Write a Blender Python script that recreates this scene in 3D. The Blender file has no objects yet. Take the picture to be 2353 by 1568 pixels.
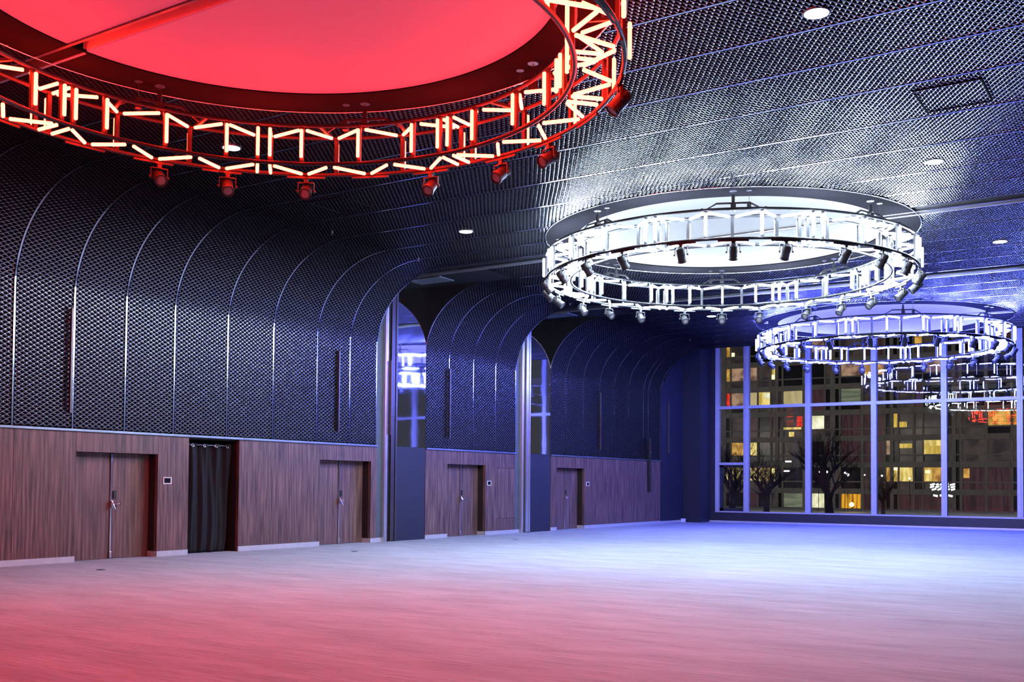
import bpy, math, random
import numpy as np
from mathutils import Matrix, Vector
random.seed(4)
sc = bpy.context.scene
COL = sc.collection
PI = math.pi
cos, sin, rad = math.cos, math.sin, math.radians

# ------------------------------------------------------------------ materials
def mat(name, base, rough=0.5, metal=0.0, emis=None, estr=1.0, spec=0.5, vary=0.0, scale=(6, 6, 6), bump=0.0, bscale=None, base2=None, detail=4.0):
    m = bpy.data.materials.new(name); m.use_nodes = True
    nt = m.node_tree; b = nt.nodes['Principled BSDF']
    b.inputs['Roughness'].default_value = rough
    b.inputs['Metallic'].default_value = metal
    b.inputs['Specular IOR Level'].default_value = spec
    c = (*base, 1)
    b.inputs['Base Color'].default_value = c
    tc = nt.nodes.new('ShaderNodeTexCoord')
    if vary or base2:
        mp = nt.nodes.new('ShaderNodeMapping'); mp.inputs['Scale'].default_value = scale
        nz = nt.nodes.new('ShaderNodeTexNoise'); nz.inputs['Detail'].default_value = detail
        nz.inputs['Scale'].default_value = 1.0
        cr = nt.nodes.new('ShaderNodeValToRGB')
        b2 = base2 or tuple(min(1, x * (1 + vary)) for x in base)
        b1 = base if base2 else tuple(x * (1 - vary) for x in base)
        cr.color_ramp.elements[0].position = 0.36; cr.color_ramp.elements[1].position = 0.66
        cr.color_ramp.elements[0].color = (*b1, 1); cr.color_ramp.elements[1].color = (*b2, 1)
        nt.links.new(tc.outputs['Object'], mp.inputs['Vector']); nt.links.new(mp.outputs['Vector'], nz.inputs['Vector'])
        nt.links.new(nz.outputs['Fac'], cr.inputs['Fac']); nt.links.new(cr.outputs['Color'], b.inputs['Base Color'])
    if bump:
        mp = nt.nodes.new('ShaderNodeMapping'); mp.inputs['Scale'].default_value = bscale or scale
        nz = nt.nodes.new('ShaderNodeTexNoise'); nz.inputs['Scale'].default_value = 1.0; nz.inputs['Detail'].default_value = 2
        bp = nt.nodes.new('ShaderNodeBump'); bp.inputs['Strength'].default_value = 1.0; bp.inputs['Distance'].default_value = bump
        nt.links.new(tc.outputs['Object'], mp.inputs['Vector']); nt.links.new(mp.outputs['Vector'], nz.inputs['Vector'])
        nt.links.new(nz.outputs['Fac'], bp.inputs['Height']); nt.links.new(bp.outputs['Normal'], b.inputs['Normal'])
    if emis:
        b.inputs['Emission Color'].default_value = (*emis, 1); b.inputs['Emission Strength'].default_value = estr
    return m

def lit_window(name, c1, c2, scale=(1, 2, 2), strength=1.0):
    """A lit window: curtains and furniture behind the pane as a soft procedural pattern."""
    m = bpy.data.materials.new(name); m.use_nodes = True
    nt = m.node_tree; b = nt.nodes['Principled BSDF']
    b.inputs['Base Color'].default_value = (0.02, 0.02, 0.02, 1); b.inputs['Roughness'].default_value = 0.3
    tc = nt.nodes.new('ShaderNodeTexCoord'); mp = nt.nodes.new('ShaderNodeMapping'); mp.inputs['Scale'].default_value = scale
    nz = nt.nodes.new('ShaderNodeTexNoise'); nz.inputs['Detail'].default_value = 2; nz.inputs['Scale'].default_value = 1
    cr = nt.nodes.new('ShaderNodeValToRGB')
    cr.color_ramp.elements[0].position = 0.38; cr.color_ramp.elements[1].position = 0.6
    cr.color_ramp.elements[0].color = (*c1, 1); cr.color_ramp.elements[1].color = (*c2, 1)
    nt.links.new(tc.outputs['Object'], mp.inputs['Vector']); nt.links.new(mp.outputs['Vector'], nz.inputs['Vector'])
    nt.links.new(nz.outputs['Fac'], cr.inputs['Fac']); nt.links.new(cr.outputs['Color'], b.inputs['Emission Color'])
    b.inputs['Emission Strength'].default_value = strength
    return m

M = {}
M['mesh'] = mat('expanded_metal', (0.23, 0.23, 0.26), 0.23, 0.94)
M['backing'] = mat('black_felt', (0.006, 0.006, 0.008), 0.95, spec=0.1, vary=0.2)
M['seam'] = mat('bright_seam_metal', (0.42, 0.43, 0.48), 0.17, 1.0, vary=0.05)
M['ledge'] = mat('ledge_metal', (0.30, 0.33, 0.40), 0.35, 0.9, vary=0.15, scale=(1.5, 1, 1))
M['dark_wall'] = mat('dark_blue_paint', (0.011, 0.0115, 0.024), 0.55, vary=0.12, scale=(2, 2, 9))
M['dark_plate'] = mat('dark_plate', (0.006, 0.006, 0.008), 0.8, spec=0.15, vary=0.12)
M['pocket'] = mat('pocket_paint', (0.07, 0.09, 0.115), 0.5, vary=0.08)
M['silver'] = mat('silver_profile', (0.72, 0.74, 0.78), 0.28, 0.9, vary=0.04)
M['bronze'] = mat('bronze_profile', (0.11, 0.095, 0.095), 0.35, 0.8, vary=0.08)
M['mirror'] = mat('polished_steel', (0.86, 0.86, 0.88), 0.03, 1.0, bump=0.0035, bscale=(0.35, 0.35, 0.9))
M['wood'] = mat('walnut_veneer', (0.045, 0.023, 0.021), 0.42, base2=(0.195, 0.108, 0.090), scale=(22, 22, 1.0), detail=9, bump=0.0006, bscale=(60, 60, 4))
M['wood_door'] = mat('walnut_door', (0.062, 0.033, 0.030), 0.40, base2=(0.200, 0.115, 0.100), scale=(16, 16, 0.7), detail=9, bump=0.0006, bscale=(50, 50, 3))
M['jamb'] = mat('dark_jamb', (0.013, 0.008, 0.008), 0.6, vary=0.2)
M['base'] = mat('pale_skirting', (0.62, 0.63, 0.66), 0.35, 0.5, vary=0.05)
M['chrome'] = mat('chrome', (0.78, 0.78, 0.80), 0.18, 1.0, vary=0.03)
M['black'] = mat('black_plastic', (0.012, 0.012, 0.014), 0.45, vary=0.2)
M['white_plastic'] = mat('white_plastic', (0.75, 0.75, 0.76), 0.4, vary=0.03)
M['screen'] = mat('dark_screen', (0.01, 0.012, 0.018), 0.12, vary=0.1)
M['cloth'] = mat('black_drape', (0.011, 0.014, 0.018), 0.85, vary=0.2, scale=(9, 9, 1), spec=0.25)
M['truss'] = mat('black_truss_paint', (0.010, 0.010, 0.011), 0.45, 0.0, vary=0.15, spec=0.3)
M['spot'] = mat('black_lamp_housing', (0.010, 0.010, 0.011), 0.45, 0.0, vary=0.15, spec=0.35)
M['lens'] = mat('lens_glass', (0.13, 0.13, 0.14), 0.3, 0.0, vary=0.1)
M['frame'] = mat('window_frame_paint', (0.42, 0.42, 0.47), 0.45, 0.1, vary=0.04)
M['kerb'] = mat('dark_kerb', (0.013, 0.014, 0.022), 0.5, vary=0.12)
M['concrete'] = mat('facade_concrete', (0.30, 0.28, 0.25), 0.9, vary=0.12, scale=(1.2, 1.2, 1.2))
M['dark_pane'] = mat('dark_pane', (0.012, 0.012, 0.018), 0.25, vary=0.3, scale=(0.6, 0.6, 0.6))
M['ground'] = mat('frosted_ground', (0.24, 0.25, 0.27), 0.95, vary=0.3, scale=(1.5, 1.5, 1.5))
M['bark'] = mat('bark', (0.045, 0.038, 0.034), 0.9, vary=0.3, scale=(9, 9, 3))
M['downlight'] = mat('downlight_lens', (0.8, 0.8, 0.8), 0.4, emis=(1.0, 0.98, 0.92), estr=32)
M['dark_rail'] = mat('rail_metal', (0.10, 0.10, 0.115), 0.35, 0.8, vary=0.1)
M['surround'] = mat('soffit_paint', (0.0085, 0.0080, 0.0095), 1.0, vary=0.06, spec=0.0)

TUBE = {'red': (92, 1.5, 0.62), 'white': (116, 141, 178), 'blue': (36, 45, 300)}
DISC = {'red': ((0.52, 0.030, 0.070), (0.07, 0.07, 0.07)), 'white': ((0.44, 0.51, 0.57), (0.03, 0.03, 0.03)), 'blue': ((0.20, 0.19, 0.72), (0.04, 0.04, 0.04))}
for k, v in TUBE.items():
    M['tube_' + k] = mat(k + '_lit_tube', (0.8, 0.8, 0.8), 0.4, emis=v, estr=1.0)
    M['disc_' + k] = mat(k + '_lit_membrane', DISC[k][1], 0.7, emis=DISC[k][0], estr=1.0)

def carpet():
    m = bpy.data.materials.new('streaked_carpet'); m.use_nodes = True
    nt = m.node_tree; b = nt.nodes['Principled BSDF']; b.inputs['Roughness'].default_value = 0.95
    b.inputs['Specular IOR Level'].default_value = 0.1
    tc = nt.nodes.new('ShaderNodeTexCoord')
    def noise(scale, detail, rough=0.6):
        mp = nt.nodes.new('ShaderNodeMapping'); mp.inputs['Scale'].default_value = scale
        nz = nt.nodes.new('ShaderNodeTexNoise'); nz.inputs['Scale'].default_value = 1; nz.inputs['Detail'].default_value = detail; nz.inputs['Roughness'].default_value = rough
        nt.links.new(tc.outputs['Object'], mp.inputs['Vector']); nt.links.new(mp.outputs['Vector'], nz.inputs['Vector'])
        return nz.outputs['Fac']
    def ramp(fac, p0, p1, c0, c1):
        cr = nt.nodes.new('ShaderNodeValToRGB')
        cr.color_ramp.elements[0].position = p0; cr.color_ramp.elements[1].position = p1
        cr.color_ramp.elements[0].color = (*c0, 1); cr.color_ramp.elements[1].color = (*c1, 1)
        nt.links.new(fac, cr.inputs['Fac']); return cr.outputs['Color']
    a = ramp(noise((42, 1.3, 1), 6), 0.34, 0.62, (0.30, 0.325, 0.39), (0.43, 0.465, 0.56))
    d = ramp(noise((75, 5.0, 1), 7, 0.78), 0.365, 0.405, (0.34, 0.34, 0.34), (1, 1, 1))
    e = ramp(noise((2.0, 0.5, 1), 3), 0.35, 0.65, (0.82, 0.82, 0.82), (1, 1, 1))
    def mul(x, y):
        mx = nt.nodes.new('ShaderNodeMix'); mx.data_type = 'RGBA'; mx.blend_type = 'MULTIPLY'; mx.inputs['Factor'].default_value = 1
        nt.links.new(x, mx.inputs['A']); nt.links.new(y, mx.inputs['B']); return mx.outputs['Result']
    nt.links.new(mul(mul(a, d), e), b.inputs['Base Color'])
    return m
M['carpet'] = carpet()

def glass():
    m = bpy.data.materials.new('window_glass'); m.use_nodes = True
    nt = m.node_tree; nt.nodes.clear()
    out = nt.nodes.new('ShaderNodeOutputMaterial'); mx = nt.nodes.new('ShaderNodeMixShader')
    tr = nt.nodes.new('ShaderNodeBsdfTransparent'); tr.inputs['Color'].default_value = (0.93, 0.95, 0.95, 1)
    gl = nt.nodes.new('ShaderNodeBsdfGlossy'); gl.inputs['Roughness'].default_value = 0.0
    fr = nt.nodes.new('ShaderNodeFresnel'); fr.inputs['IOR'].default_value = 1.65
    nt.links.new(fr.outputs['Fac'], mx.inputs['Fac']); nt.links.new(tr.outputs['BSDF'], mx.inputs[1]); nt.links.new(gl.outputs['BSDF'], mx.inputs[2])
    nt.links.new(mx.outputs['Shader'], out.inputs['Surface'])
    return m
M['glass'] = glass()

# ------------------------------------------------------------------ mesh helpers
class MB:
    def __init__(s): s.v = []; s.f = []
    def box(s, x0, x1, y0, y1, z0, z1):
        n = len(s.v)
        s.v += [(x, y, z) for z in (z0, z1) for y in (y0, y1) for x in (x0, x1)]
        s.f += [tuple(n + i for i in q) for q in ((0, 2, 3, 1), (4, 5, 7, 6), (0, 1, 5, 4), (2, 6, 7, 3), (0, 4, 6, 2), (1, 3, 7, 5))]
        return s
    def bar(s, a, b, w, h=None, up=(0, 0, 1)):
        """rectangular bar from a to b"""
        a, b = Vector(a), Vector(b); h = h or w; d = (b - a).normalized(); u = Vector(up)
        if abs(d.dot(u)) > 0.98: u = Vector((1, 0, 0))
        r = d.cross(u).normalized() * (w / 2); t = r.cross(d).normalized() * (h / 2); n = len(s.v)
        for p in (a, b): s.v += [tuple(p + r * i + t * j) for i, j in ((-1, -1), (1, -1), (1, 1), (-1, 1))]
        s.f += [tuple(n + i for i in q) for q in ((0, 1, 2, 3), (7, 6, 5, 4), (0, 4, 5, 1), (1, 5, 6, 2), (2, 6, 7, 3), (3, 7, 4, 0))]
        return s
    def tube(s, pts, r, k=8, cap=True):
        pts = [Vector(p) for p in pts]; rs = r if isinstance(r, (list, tuple)) else [r] * len(pts)
        n0 = len(s.v); d0 = (pts[1] - pts[0]).normalized()
        u = Vector((0, 0, 1)) if abs(d0.z) < 0.9 else Vector((1, 0, 0))
        for i, p in enumerate(pts):
            d = (pts[min(i + 1, len(pts) - 1)] - pts[max(i - 1, 0)]).normalized()
            a = d.cross(u).normalized(); b = a.cross(d).normalized()
            s.v += [tuple(p + (a * cos(2 * PI * j / k) + b * sin(2 * PI * j / k)) * rs[i]) for j in range(k)]
        for i in range(len(pts) - 1):
            for j in range(k):
                j2 = (j + 1) % k; p = n0 + i * k
                s.f.append((p + j, p + k + j, p + k + j2, p + j2))
        if cap:
            s.f.append(tuple(n0 + j for j in range(k))); e = n0 + (len(pts) - 1) * k
            s.f.append(tuple(e + j for j in reversed(range(k))))
        return s
    def lathe(s, prof, k=20, M4=None):
        """profile of (r, z) turned about z, closed at both ends"""
        n0 = len(s.v); P = []
        for r, z in prof: P += [Vector((r * cos(2 * PI * j / k), r * sin(2 * PI * j / k), z)) for j in range(k)]
        s.v += [tuple(M4 @ p if M4 else p) for p in P]
        for i in range(len(prof) - 1):
            for j in range(k):
                j2 = (j + 1) % k; p = n0 + i * k
                s.f.append((p + j, p + j2, p + k + j2, p + k + j))
        s.f.append(tuple(n0 + j for j in reversed(range(k)))); e = n0 + (len(prof) - 1) * k
        s.f.append(tuple(e + j for j in range(k)))
        return s
    def torus(s, R, r, z, n=128, k=8, cx=0, cy=0):
        n0 = len(s.v)
        for i in range(n):
            a = 2 * PI * i / n
            for j in range(k):
                b = 2 * PI * j / k
                s.v.append((cx + (R + r * cos(b)) * cos(a), cy + (R + r * cos(b)) * sin(a), z + r * sin(b)))
        for i in range(n):
            for j in range(k):
                s.f.append((n0 + i * k + j, n0 + (i + 1) % n * k + j, n0 + (i + 1) % n * k + (j + 1) % k, n0 + i * k + (j + 1) % k))
        return s
    def poly(s, pts, off):
        """flat outline given thickness by the vector off"""
        n = len(s.v); m = len(pts); off = Vector(off)
        s.v += [tuple(p) for p in pts] + [tuple(Vector(p) + off) for p in pts]
        s.f.append(tuple(n + i for i in range(m))); s.f.append(tuple(n + m + i for i in reversed(range(m))))
        for i in range(m): s.f.append((n + i, n + m + i, n + m + (i + 1) % m, n + (i + 1) % m))
        return s
    def mesh(s, name, material, smooth=False):
        me = bpy.data.meshes.new(name); me.from_pydata(s.v, [], s.f); me.materials.append(material)
        if smooth: me.shade_smooth()
        me.update(); return me
    def build(s, name, material, parent=None, smooth=False, bevel=0.0):
        o = bpy.data.objects.new(name, s.mesh(name, material, smooth)); COL.objects.link(o)
        if parent: o.parent = parent
        if bevel:
            md = o.modifiers.new('edge', 'BEVEL'); md.width = bevel; md.segments = 2; md.limit_method = 'ANGLE'
        return o

def tag(o, label=None, cat=None, group=None, kind=None):
    if label: o['label'] = label
    if cat: o['category'] = cat
    if group: o['group'] = group
    if kind: o['kind'] = kind
    return o
def empty(name, loc, label=None, cat=None, group=None, kind=None, rz=0):
    o = bpy.data.objects.new(name, None); COL.objects.link(o); o.location = loc; o.rotation_euler = (0, 0, rz)
    o.empty_display_size = 0.2
    return tag(o, label, cat, group, kind)
def inst(name, mesh, parent, matrix):
    o = bpy.data.objects.new(name, mesh); COL.objects.link(o); o.parent = parent; o.matrix_local = matrix
    return o
def copy_tree(o, parent=None):
    c = o.copy(); COL.objects.link(c)
    if parent: c.parent = parent
    for ch in list(o.children): copy_tree(ch, c)
    return c
ORD = 'first second third fourth fifth sixth seventh eighth ninth tenth eleventh twelfth thirteenth'.split()

# ------------------------------------------------------------------ measures
H_CAM = 1.65
YW = 18.77            # face of the wood wainscot on the left wall
YM = 18.83            # face of the mesh cladding above it
ZW = 2.62             # top of wainscot
ZC = 7.38             # ceiling
XR, YR, SP = 22.93, 8.88, 14.48
RING = {'red': XR - SP, 'white': XR, 'blue': XR + SP}
RO, RI, ZB, ZT = 4.145, 3.588, 6.374, 6.944
RD, RR = 3.465, 4.169
XG = 44.5             # window plane
Y0 = -1.6             # right wall

# ------------------------------------------------------------------ camera
F_PX, CX, CY = 2417.487, 1169.511, 1034.805
yaw, pitch, roll = 0.57334, 0.031584, 0.0080667
fwd = Vector((cos(yaw) * cos(pitch), sin(yaw) * cos(pitch), sin(pitch)))
right = Vector((sin(yaw), -cos(yaw), 0)); up = right.cross(fwd)
Rv = right * cos(roll) + up * sin(roll); Uv = up * cos(roll) - right * sin(roll)
cam = bpy.data.cameras.new('camera'); co = bpy.data.objects.new('camera', cam); COL.objects.link(co)
mw = Matrix((Rv, Uv, -fwd)).transposed().to_4x4(); mw.translation = (0, 0, H_CAM); co.matrix_world = mw
cam.sensor_width = 36; cam.lens = F_PX / 2353 * 36
cam.shift_x = (1176.5 - CX) / 2353; cam.shift_y = (CY - 784) / 2353
cam.clip_start = 0.05; cam.clip_end = 400
sc.camera = co
def px(x, y, X=None, Y=None, Z=None):
    """the point of the photograph's pixel (x, y) on a plane of the room"""
    v = fwd + Rv * ((x - CX) / F_PX) - Uv * ((y - CY) / F_PX)
    t = X / v.x if X is not None else Y / v.y if Y is not None else (Z - H_CAM) / v.z
    return Vector((0, 0, H_CAM)) + v * t
def to_px(p):
    d = Vector(p) - Vector((0, 0, H_CAM)); z = d.dot(fwd)
    return CX + F_PX * d.dot(Rv) / z, CY - F_PX * d.dot(Uv) / z

# ------------------------------------------------------------------ room shell
fl = MB().box(-5, XG + 0.4, Y0, 20.2, -0.2, 0).build('floor', M['carpet'])
tag(fl, 'grey carpet floor with fine dark streaks', 'floor', kind='structure')
tag(MB().box(-5, XG + 0.4, Y0 - 0.2, Y0, 0, 8.5).build('wall_right', M['dark_wall']), 'dark wall along the right of the hall', 'wall', kind='structure')
tag(MB().box(-5.2, -5, Y0, 20.2, 0, 8.5).build('wall_back', M['dark_wall']), 'dark wall behind the viewer', 'wall', kind='structure')

# profile of the cladding: up the wall, round the cove, along the ceiling
ZA, AY, AZ = 5.35, 2.33, ZC - 5.35
YC = YM - AY
def profile(step=0.02, z0=2.68, y1=0.4):
    P = [(YM, z) for z in np.arange(z0, ZA, step)]
    n = int(3.45 / step)
    P += [(YC + AY * cos(t), ZA + AZ * sin(t)) for t in np.linspace(0, PI / 2, n)]
    P += [(y, ZC) for y in np.arange(YC - step, y1, -step)]
    return np.array(P)
PR = profile()
SL = np.concatenate([[0], np.cumsum(np.hypot(*np.diff(PR, axis=0).T))])
TG = np.gradient(PR, axis=0); TG /= np.linalg.norm(TG, axis=1, keepdims=True)
def on_profile(s):
    y = np.interp(s, SL, PR[:, 0]); z = np.interp(s, SL, PR[:, 1])
    ty = np.interp(s, SL, TG[:, 0]); tz = np.interp(s, SL, TG[:, 1])
    return y, z, ty, tz       # inward normal is (-tz, ty)
S_CEIL = float(np.interp(-(YC), -PR[:, 0][len(PR) - 400:], SL[len(PR) - 400:])) if False else None

ceiling = empty('ceiling', (XR, YR, ZC), 'dark expanded-metal cladding curving from the left wall over the ceiling', 'ceiling', kind='structure')
def part_of_ceiling(o):
    o.parent = ceiling; o.matrix_parent_inverse = Matrix.Translation(-ceiling.location); return o

LWD, SWD, SW, TILT, BULGE, TWIST, WAVE = 0.145, 0.092, 0.043, rad(36), 0.009, rad(26), 0.012
CIRC = [(x, YR, RR + 0.02) for x in RING.values()]
def strip(x0, x1, y_from=None, y_to=0.5):
    """one strip of expanded metal: zigzag strands tilted out of the sheet"""
    nc = max(1, int(round((x1 - x0) / LWD))); nu = nc * 4; us = np.linspace(x0, x1, nu + 1)
    P = SWD / 2; smax = SL[-1]
    s0 = 0.02
    if y_from is not None: s0 = float(SL[np.argmax(PR[:, 0] <= y_from)])
    ns = int((smax - s0) / P)
    i = np.arange(ns)[:, None]; k = np.arange(nu + 1)[None, :]
    wave = np.where(i % 2 == 0, 1.0, -1.0) * np.cos(k * PI / 2)     # +1 at a crest, -1 at a trough
    c = s0 + (i + 0.5) * P + wave * P / 2 * 0.94
    tilt = TILT - TWIST * wave; lift = WAVE * wave
    V = []
    for f in (-1.0, -0.36, 0.36, 1.0):
        off = f * SW / 2; blg = BULGE * (1 - f * f)
        y, z, ty, tz = on_profile(np.clip(c, 0.01, smax - 0.01))
        a = off * np.cos(tilt) - blg * np.sin(tilt); h = off * np.sin(tilt) + blg * np.cos(tilt) + lift
        V.append(np.stack([np.broadcast_to(us[None, :], c.shape), y + ty * a - tz * h, z + tz * a + ty * h], -1))
    V = np.stack(V, 2)                      # strand, step, across, xyz
    idx = np.arange(V[..., 0].size).reshape(V.shape[:3])
    q = np.stack([idx[:, :-1, :-1], idx[:, 1:, :-1], idx[:, 1:, 1:], idx[:, :-1, 1:]], -1)
    cen = (V[:, :-1, 1] + V[:, 1:, 1]) / 2
    keep = np.ones(cen.shape[:2], bool)
    for cx, cy, r in CIRC:
        keep &= ~(((cen[..., 0] - cx) ** 2 + (cen[..., 1] - cy) ** 2 < r * r) & (cen[..., 2] > ZC - 0.1))
    q = q[keep].reshape(-1, 4)
    me = bpy.data.meshes.new('mesh_panel')
    v = V.reshape(-1, 3)
    used = np.zeros(len(v), bool); used[q.ravel()] = True
    remap = np.cumsum(used) - 1; v = v[used]; q = remap[q]
    me.vertices.add(len(v)); me.vertices.foreach_set('co', v.ravel())
    me.loops.add(q.size); me.loops.foreach_set('vertex_index', q.ravel().astype(np.int32))
    me.polygons.add(len(q)); me.polygons.foreach_set('loop_start', np.arange(0, q.size, 4, dtype=np.int32))
    me.update(calc_edges=True); me.shade_smooth(); me.materials.append(M['mesh'])
    o = bpy.data.objects.new('mesh_panel', me); COL.objects.link(o)
    return part_of_ceiling(o)

def seam(x, y_from=None, w=0.036, proud=0.017, wall_from=None):
    mb = MB(); pts = []
    st = 6
    for j in range(0, len(PR), st):
        y, z = PR[j]; ty, tz = TG[j]
        if y_from is not None and y > y_from: continue
        inside = any((x - cx) ** 2 + (y - cy) ** 2 < r * r for cx, cy, r in CIRC) and z > ZC - 0.1
        if inside:
            if len(pts) > 1: runs(mb, pts, x, w, proud)
            pts = []
        else: pts.append((y, z, ty, tz))
    if len(pts) > 1: runs(mb, pts, x, w, proud)
    return part_of_ceiling(mb.build('seam_strip', M['seam']))
def runs(mb, pts, x, w, proud):
    n0 = len(mb.v)
    for y, z, ty, tz in pts:
        for dx, h in ((-w / 2, -0.05), (w / 2, -0.05), (w / 2, proud), (-w / 2, proud)):
            mb.v.append((x + dx, y - tz * h, z + ty * h))
    for i in range(len(pts) - 1):
        p = n0 + 4 * i
        for j in range(4):
            mb.f.append((p + j, p + 4 + j, p + 4 + (j + 1) % 4, p + (j + 1) % 4))
    mb.f.append((n0, n0 + 1, n0 + 2, n0 + 3)); e = n0 + 4 * (len(pts) - 1); mb.f.append((e + 3, e + 2, e + 1, e))

BAY1 = [4.9, 6.1, 7.2, 8.30]
BAY1B = [8.60, 10.38, 11.68, 12.97, 14.20, 15.47, 17.00, 18.46, 20.00, 21.26, 22.36]
BAY2 = [24.57, 25.76, 27.05, 28.31, 29.51]
BAY3 = [31.76, 32.89, 34.19, 35.50, 36.69, 37.94, 39.31, 39.78, 40.90]
GAP = 0.036
for bay in (BAY1, BAY1B, BAY2, BAY3):
    for a, b in zip(bay[:-1], bay[1:]): strip(a + GAP, b - GAP)
    for x in bay: seam(x)
YP = 15.75            # the pocket strips start here, in front of the partition pockets
for a, b in ((23.06, 24.55), (30.30, 31.74)):
    strip(a + GAP, b - GAP, y_from=YP)
for x in (22.78, 23.06, 30.04, 30.30): seam(x, y_from=YC - 0.1, w=0.02, proud=0.02)
# black backing behind the mesh
mb = MB()
for x0, x1, wall_only in ((4.9, 8.29, 0), (8.61, 22.36, 0), (24.57, 29.51, 0), (31.76, 37.24, 0), (37.24, 37.56, 1), (37.56, 41.25, 0)):
    n0 = len(mb.v); js = list(range(0, len(PR), 8)) + [len(PR) - 1]
    if wall_only: js = [j for j in js if PR[j][0] > YR + RR]
    for j in js:
        y, z = PR[j]; ty, tz = TG[j]
        mb.v += [(x0, y + tz * 0.07, z - ty * 0.07), (x1, y + tz * 0.07, z - ty * 0.07)]
    for i in range(len(js) - 1): mb.f.append((n0 + 2 * i, n0 + 2 * i + 1, n0 + 2 * i + 3, n0 + 2 * i + 2))
part_of_ceiling(mb.build('black_backing', M['backing']))
mb = MB(); mb.box(-5, XG + 0.4, Y0, 20.2, ZC + 0.75, ZC + 0.95)      # slab above
mb.box(-5, 4.9, Y0, 20.2, ZC, ZC + 0.1)                               # plain ceiling over the viewer
mb.box(4.9, 41.25, Y0, 0.5, ZC, ZC + 0.1)
part_of_ceiling(mb.build('slab', M['backing']))
mb = MB()
mb.box(22.36, 22.80, 0.5, 18.9, ZC + 0.02, ZC + 0.08); mb.box(29.51, 30.05, 0.5, 18.9, ZC + 0.02, ZC + 0.08)
mb.box(23.05, 24.57, YP, 18.9, ZC - 0.005, ZC + 0.08); mb.box(30.29, 31.76, YP, 18.9, ZC - 0.005, ZC + 0.08)
mb.box(23.05, 24.57, 0.5, YP, ZC + 0.07, ZC + 0.1); mb.box(30.29, 31.76, 0.5, YP, ZC + 0.07, ZC + 0.1)
mb.box(22.80, 23.05, 0.5, 18.9, ZC + 0.25, ZC + 0.3); mb.box(30.05, 30.29, 0.5, 18.9, ZC + 0.25, ZC + 0.3); mb.box(8.30, 8.60, 0.5, 18.9, ZC + 0.4, ZC + 0.45)
mb.box(41.22, 41.30, Y0, 18.8, ZC - 0.04, 8.2)
part_of_ceiling(mb.build('plain_soffit', M['dark_plate']))
# end plates of the coves
def spandrel(x, off):
    pts = [(x, YM, z) for z in (2.62, ZA)] + [(x, y, z) for y, z in PR[::6] if z > ZA and y > YC] + [(x, YC, ZC), (x, YC, ZC + 0.06), (x, YM + 0.5, ZC + 0.06), (x, YM + 0.5, 2.62)]
    return MB().poly(pts, (off, 0, 0))
for x, off in ((24.587, -0.05), (31.777, -0.05), (22.345, 0.03), (29.495, 0.03), (40.93, 0.03)):
    part_of_ceiling(spandrel(x, off).build('cove_end_plate', M['dark_plate']))

# ------------------------------------------------------------------ left wall
wall = MB().box(-5, XG + 0.4, 19.75, 19.95, 0, 8.3).build('wall_left', M['dark_plate'])
tag(wall, 'left wall with walnut wainscot below the mesh cladding', 'wall', kind='structure')
DOORS = [(13.04, 15.04), (20.11, 22.12), (25.66, 27.70), (32.20, 34.22)]
DTOP = 2.22
CUR = (15.88, 17.36)
def wood_panel(x0, x1, z0=0.0, z1=ZW):
    return MB().box(x0 + 0.004, x1 - 0.004, YW, YW + 0.1, z0, z1).build('wood_panel', M['wood'], wall)
segs = [(-4.9, 10.3), (10.3, 11.70), (11.70, 13.04), (15.04, 15.88), (17.36, 20.11), (22.12, 22.36), (24.57, 25.66), (27.70, 28.34), (31.78, 32.20), (34.22, 40.90)]
for a, b in segs: wood_panel(a, b)
for a, b in DOORS: wood_panel(a, b, DTOP, ZW)
wood_panel(28.34, 29.49, 0, 0.505); wood_panel(28.34, 29.49, 2.145, ZW)
# jambs and recess backs
mb = MB()
for a, b in DOORS:
    mb.box(a - 0.06, a, YW + 0.1, 19.75, 0, ZW); mb.box(b, b + 0.06, YW + 0.09, 19.75, 0, ZW); mb.box(a, b, YW + 0.1, 19.75, DTOP, DTOP + 0.06)
mb.box(CUR[0] - 0.06, CUR[0], YW + 0.1, 19.75, 0, ZW); mb.box(CUR[1], CUR[1] + 0.06, YW + 0.09, 19.75, 0, ZW); mb.box(CUR[0], CUR[1], YW + 0.1, 19.75, ZW - 0.03, ZW + 0.03)
mb.build('jamb', M['jamb'], wall)
# ledge on top of the wainscot
for a, b in ((-4.9, 22.36), (24.57, 29.50), (31.77, 40.91)):
    MB().box(a, b, YW - 0.045, YM + 0.07, ZW + 0.004, ZW + 0.055).build('ledge', M['ledge'], wall, bevel=0.006)
# baseboards
bi = 0
mb = MB()
for a, b in segs + [(28.34, 29.49)]: mb.box(a, b, YW - 0.014, YW + 0.01, 0, 0.118)
mb.box(22.37, 22.64, YW + 0.02, YW + 0.05, 0, 0.118); mb.box(29.52, 29.80, YW + 0.02, YW + 0.05, 0, 0.118)
mb.box(40.91, 43.2, YW - 0.01, YW + 0.02, 0, 0.10)
for a, b in DOORS: mb.box(b - 0.012, b, YW + 0.02, 19.06, 0, 0.118)
tag(mb.build('baseboard_left', M['base']), 'pale metal skirting along the foot of the left wall', 'baseboard', kind='structure')

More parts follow.
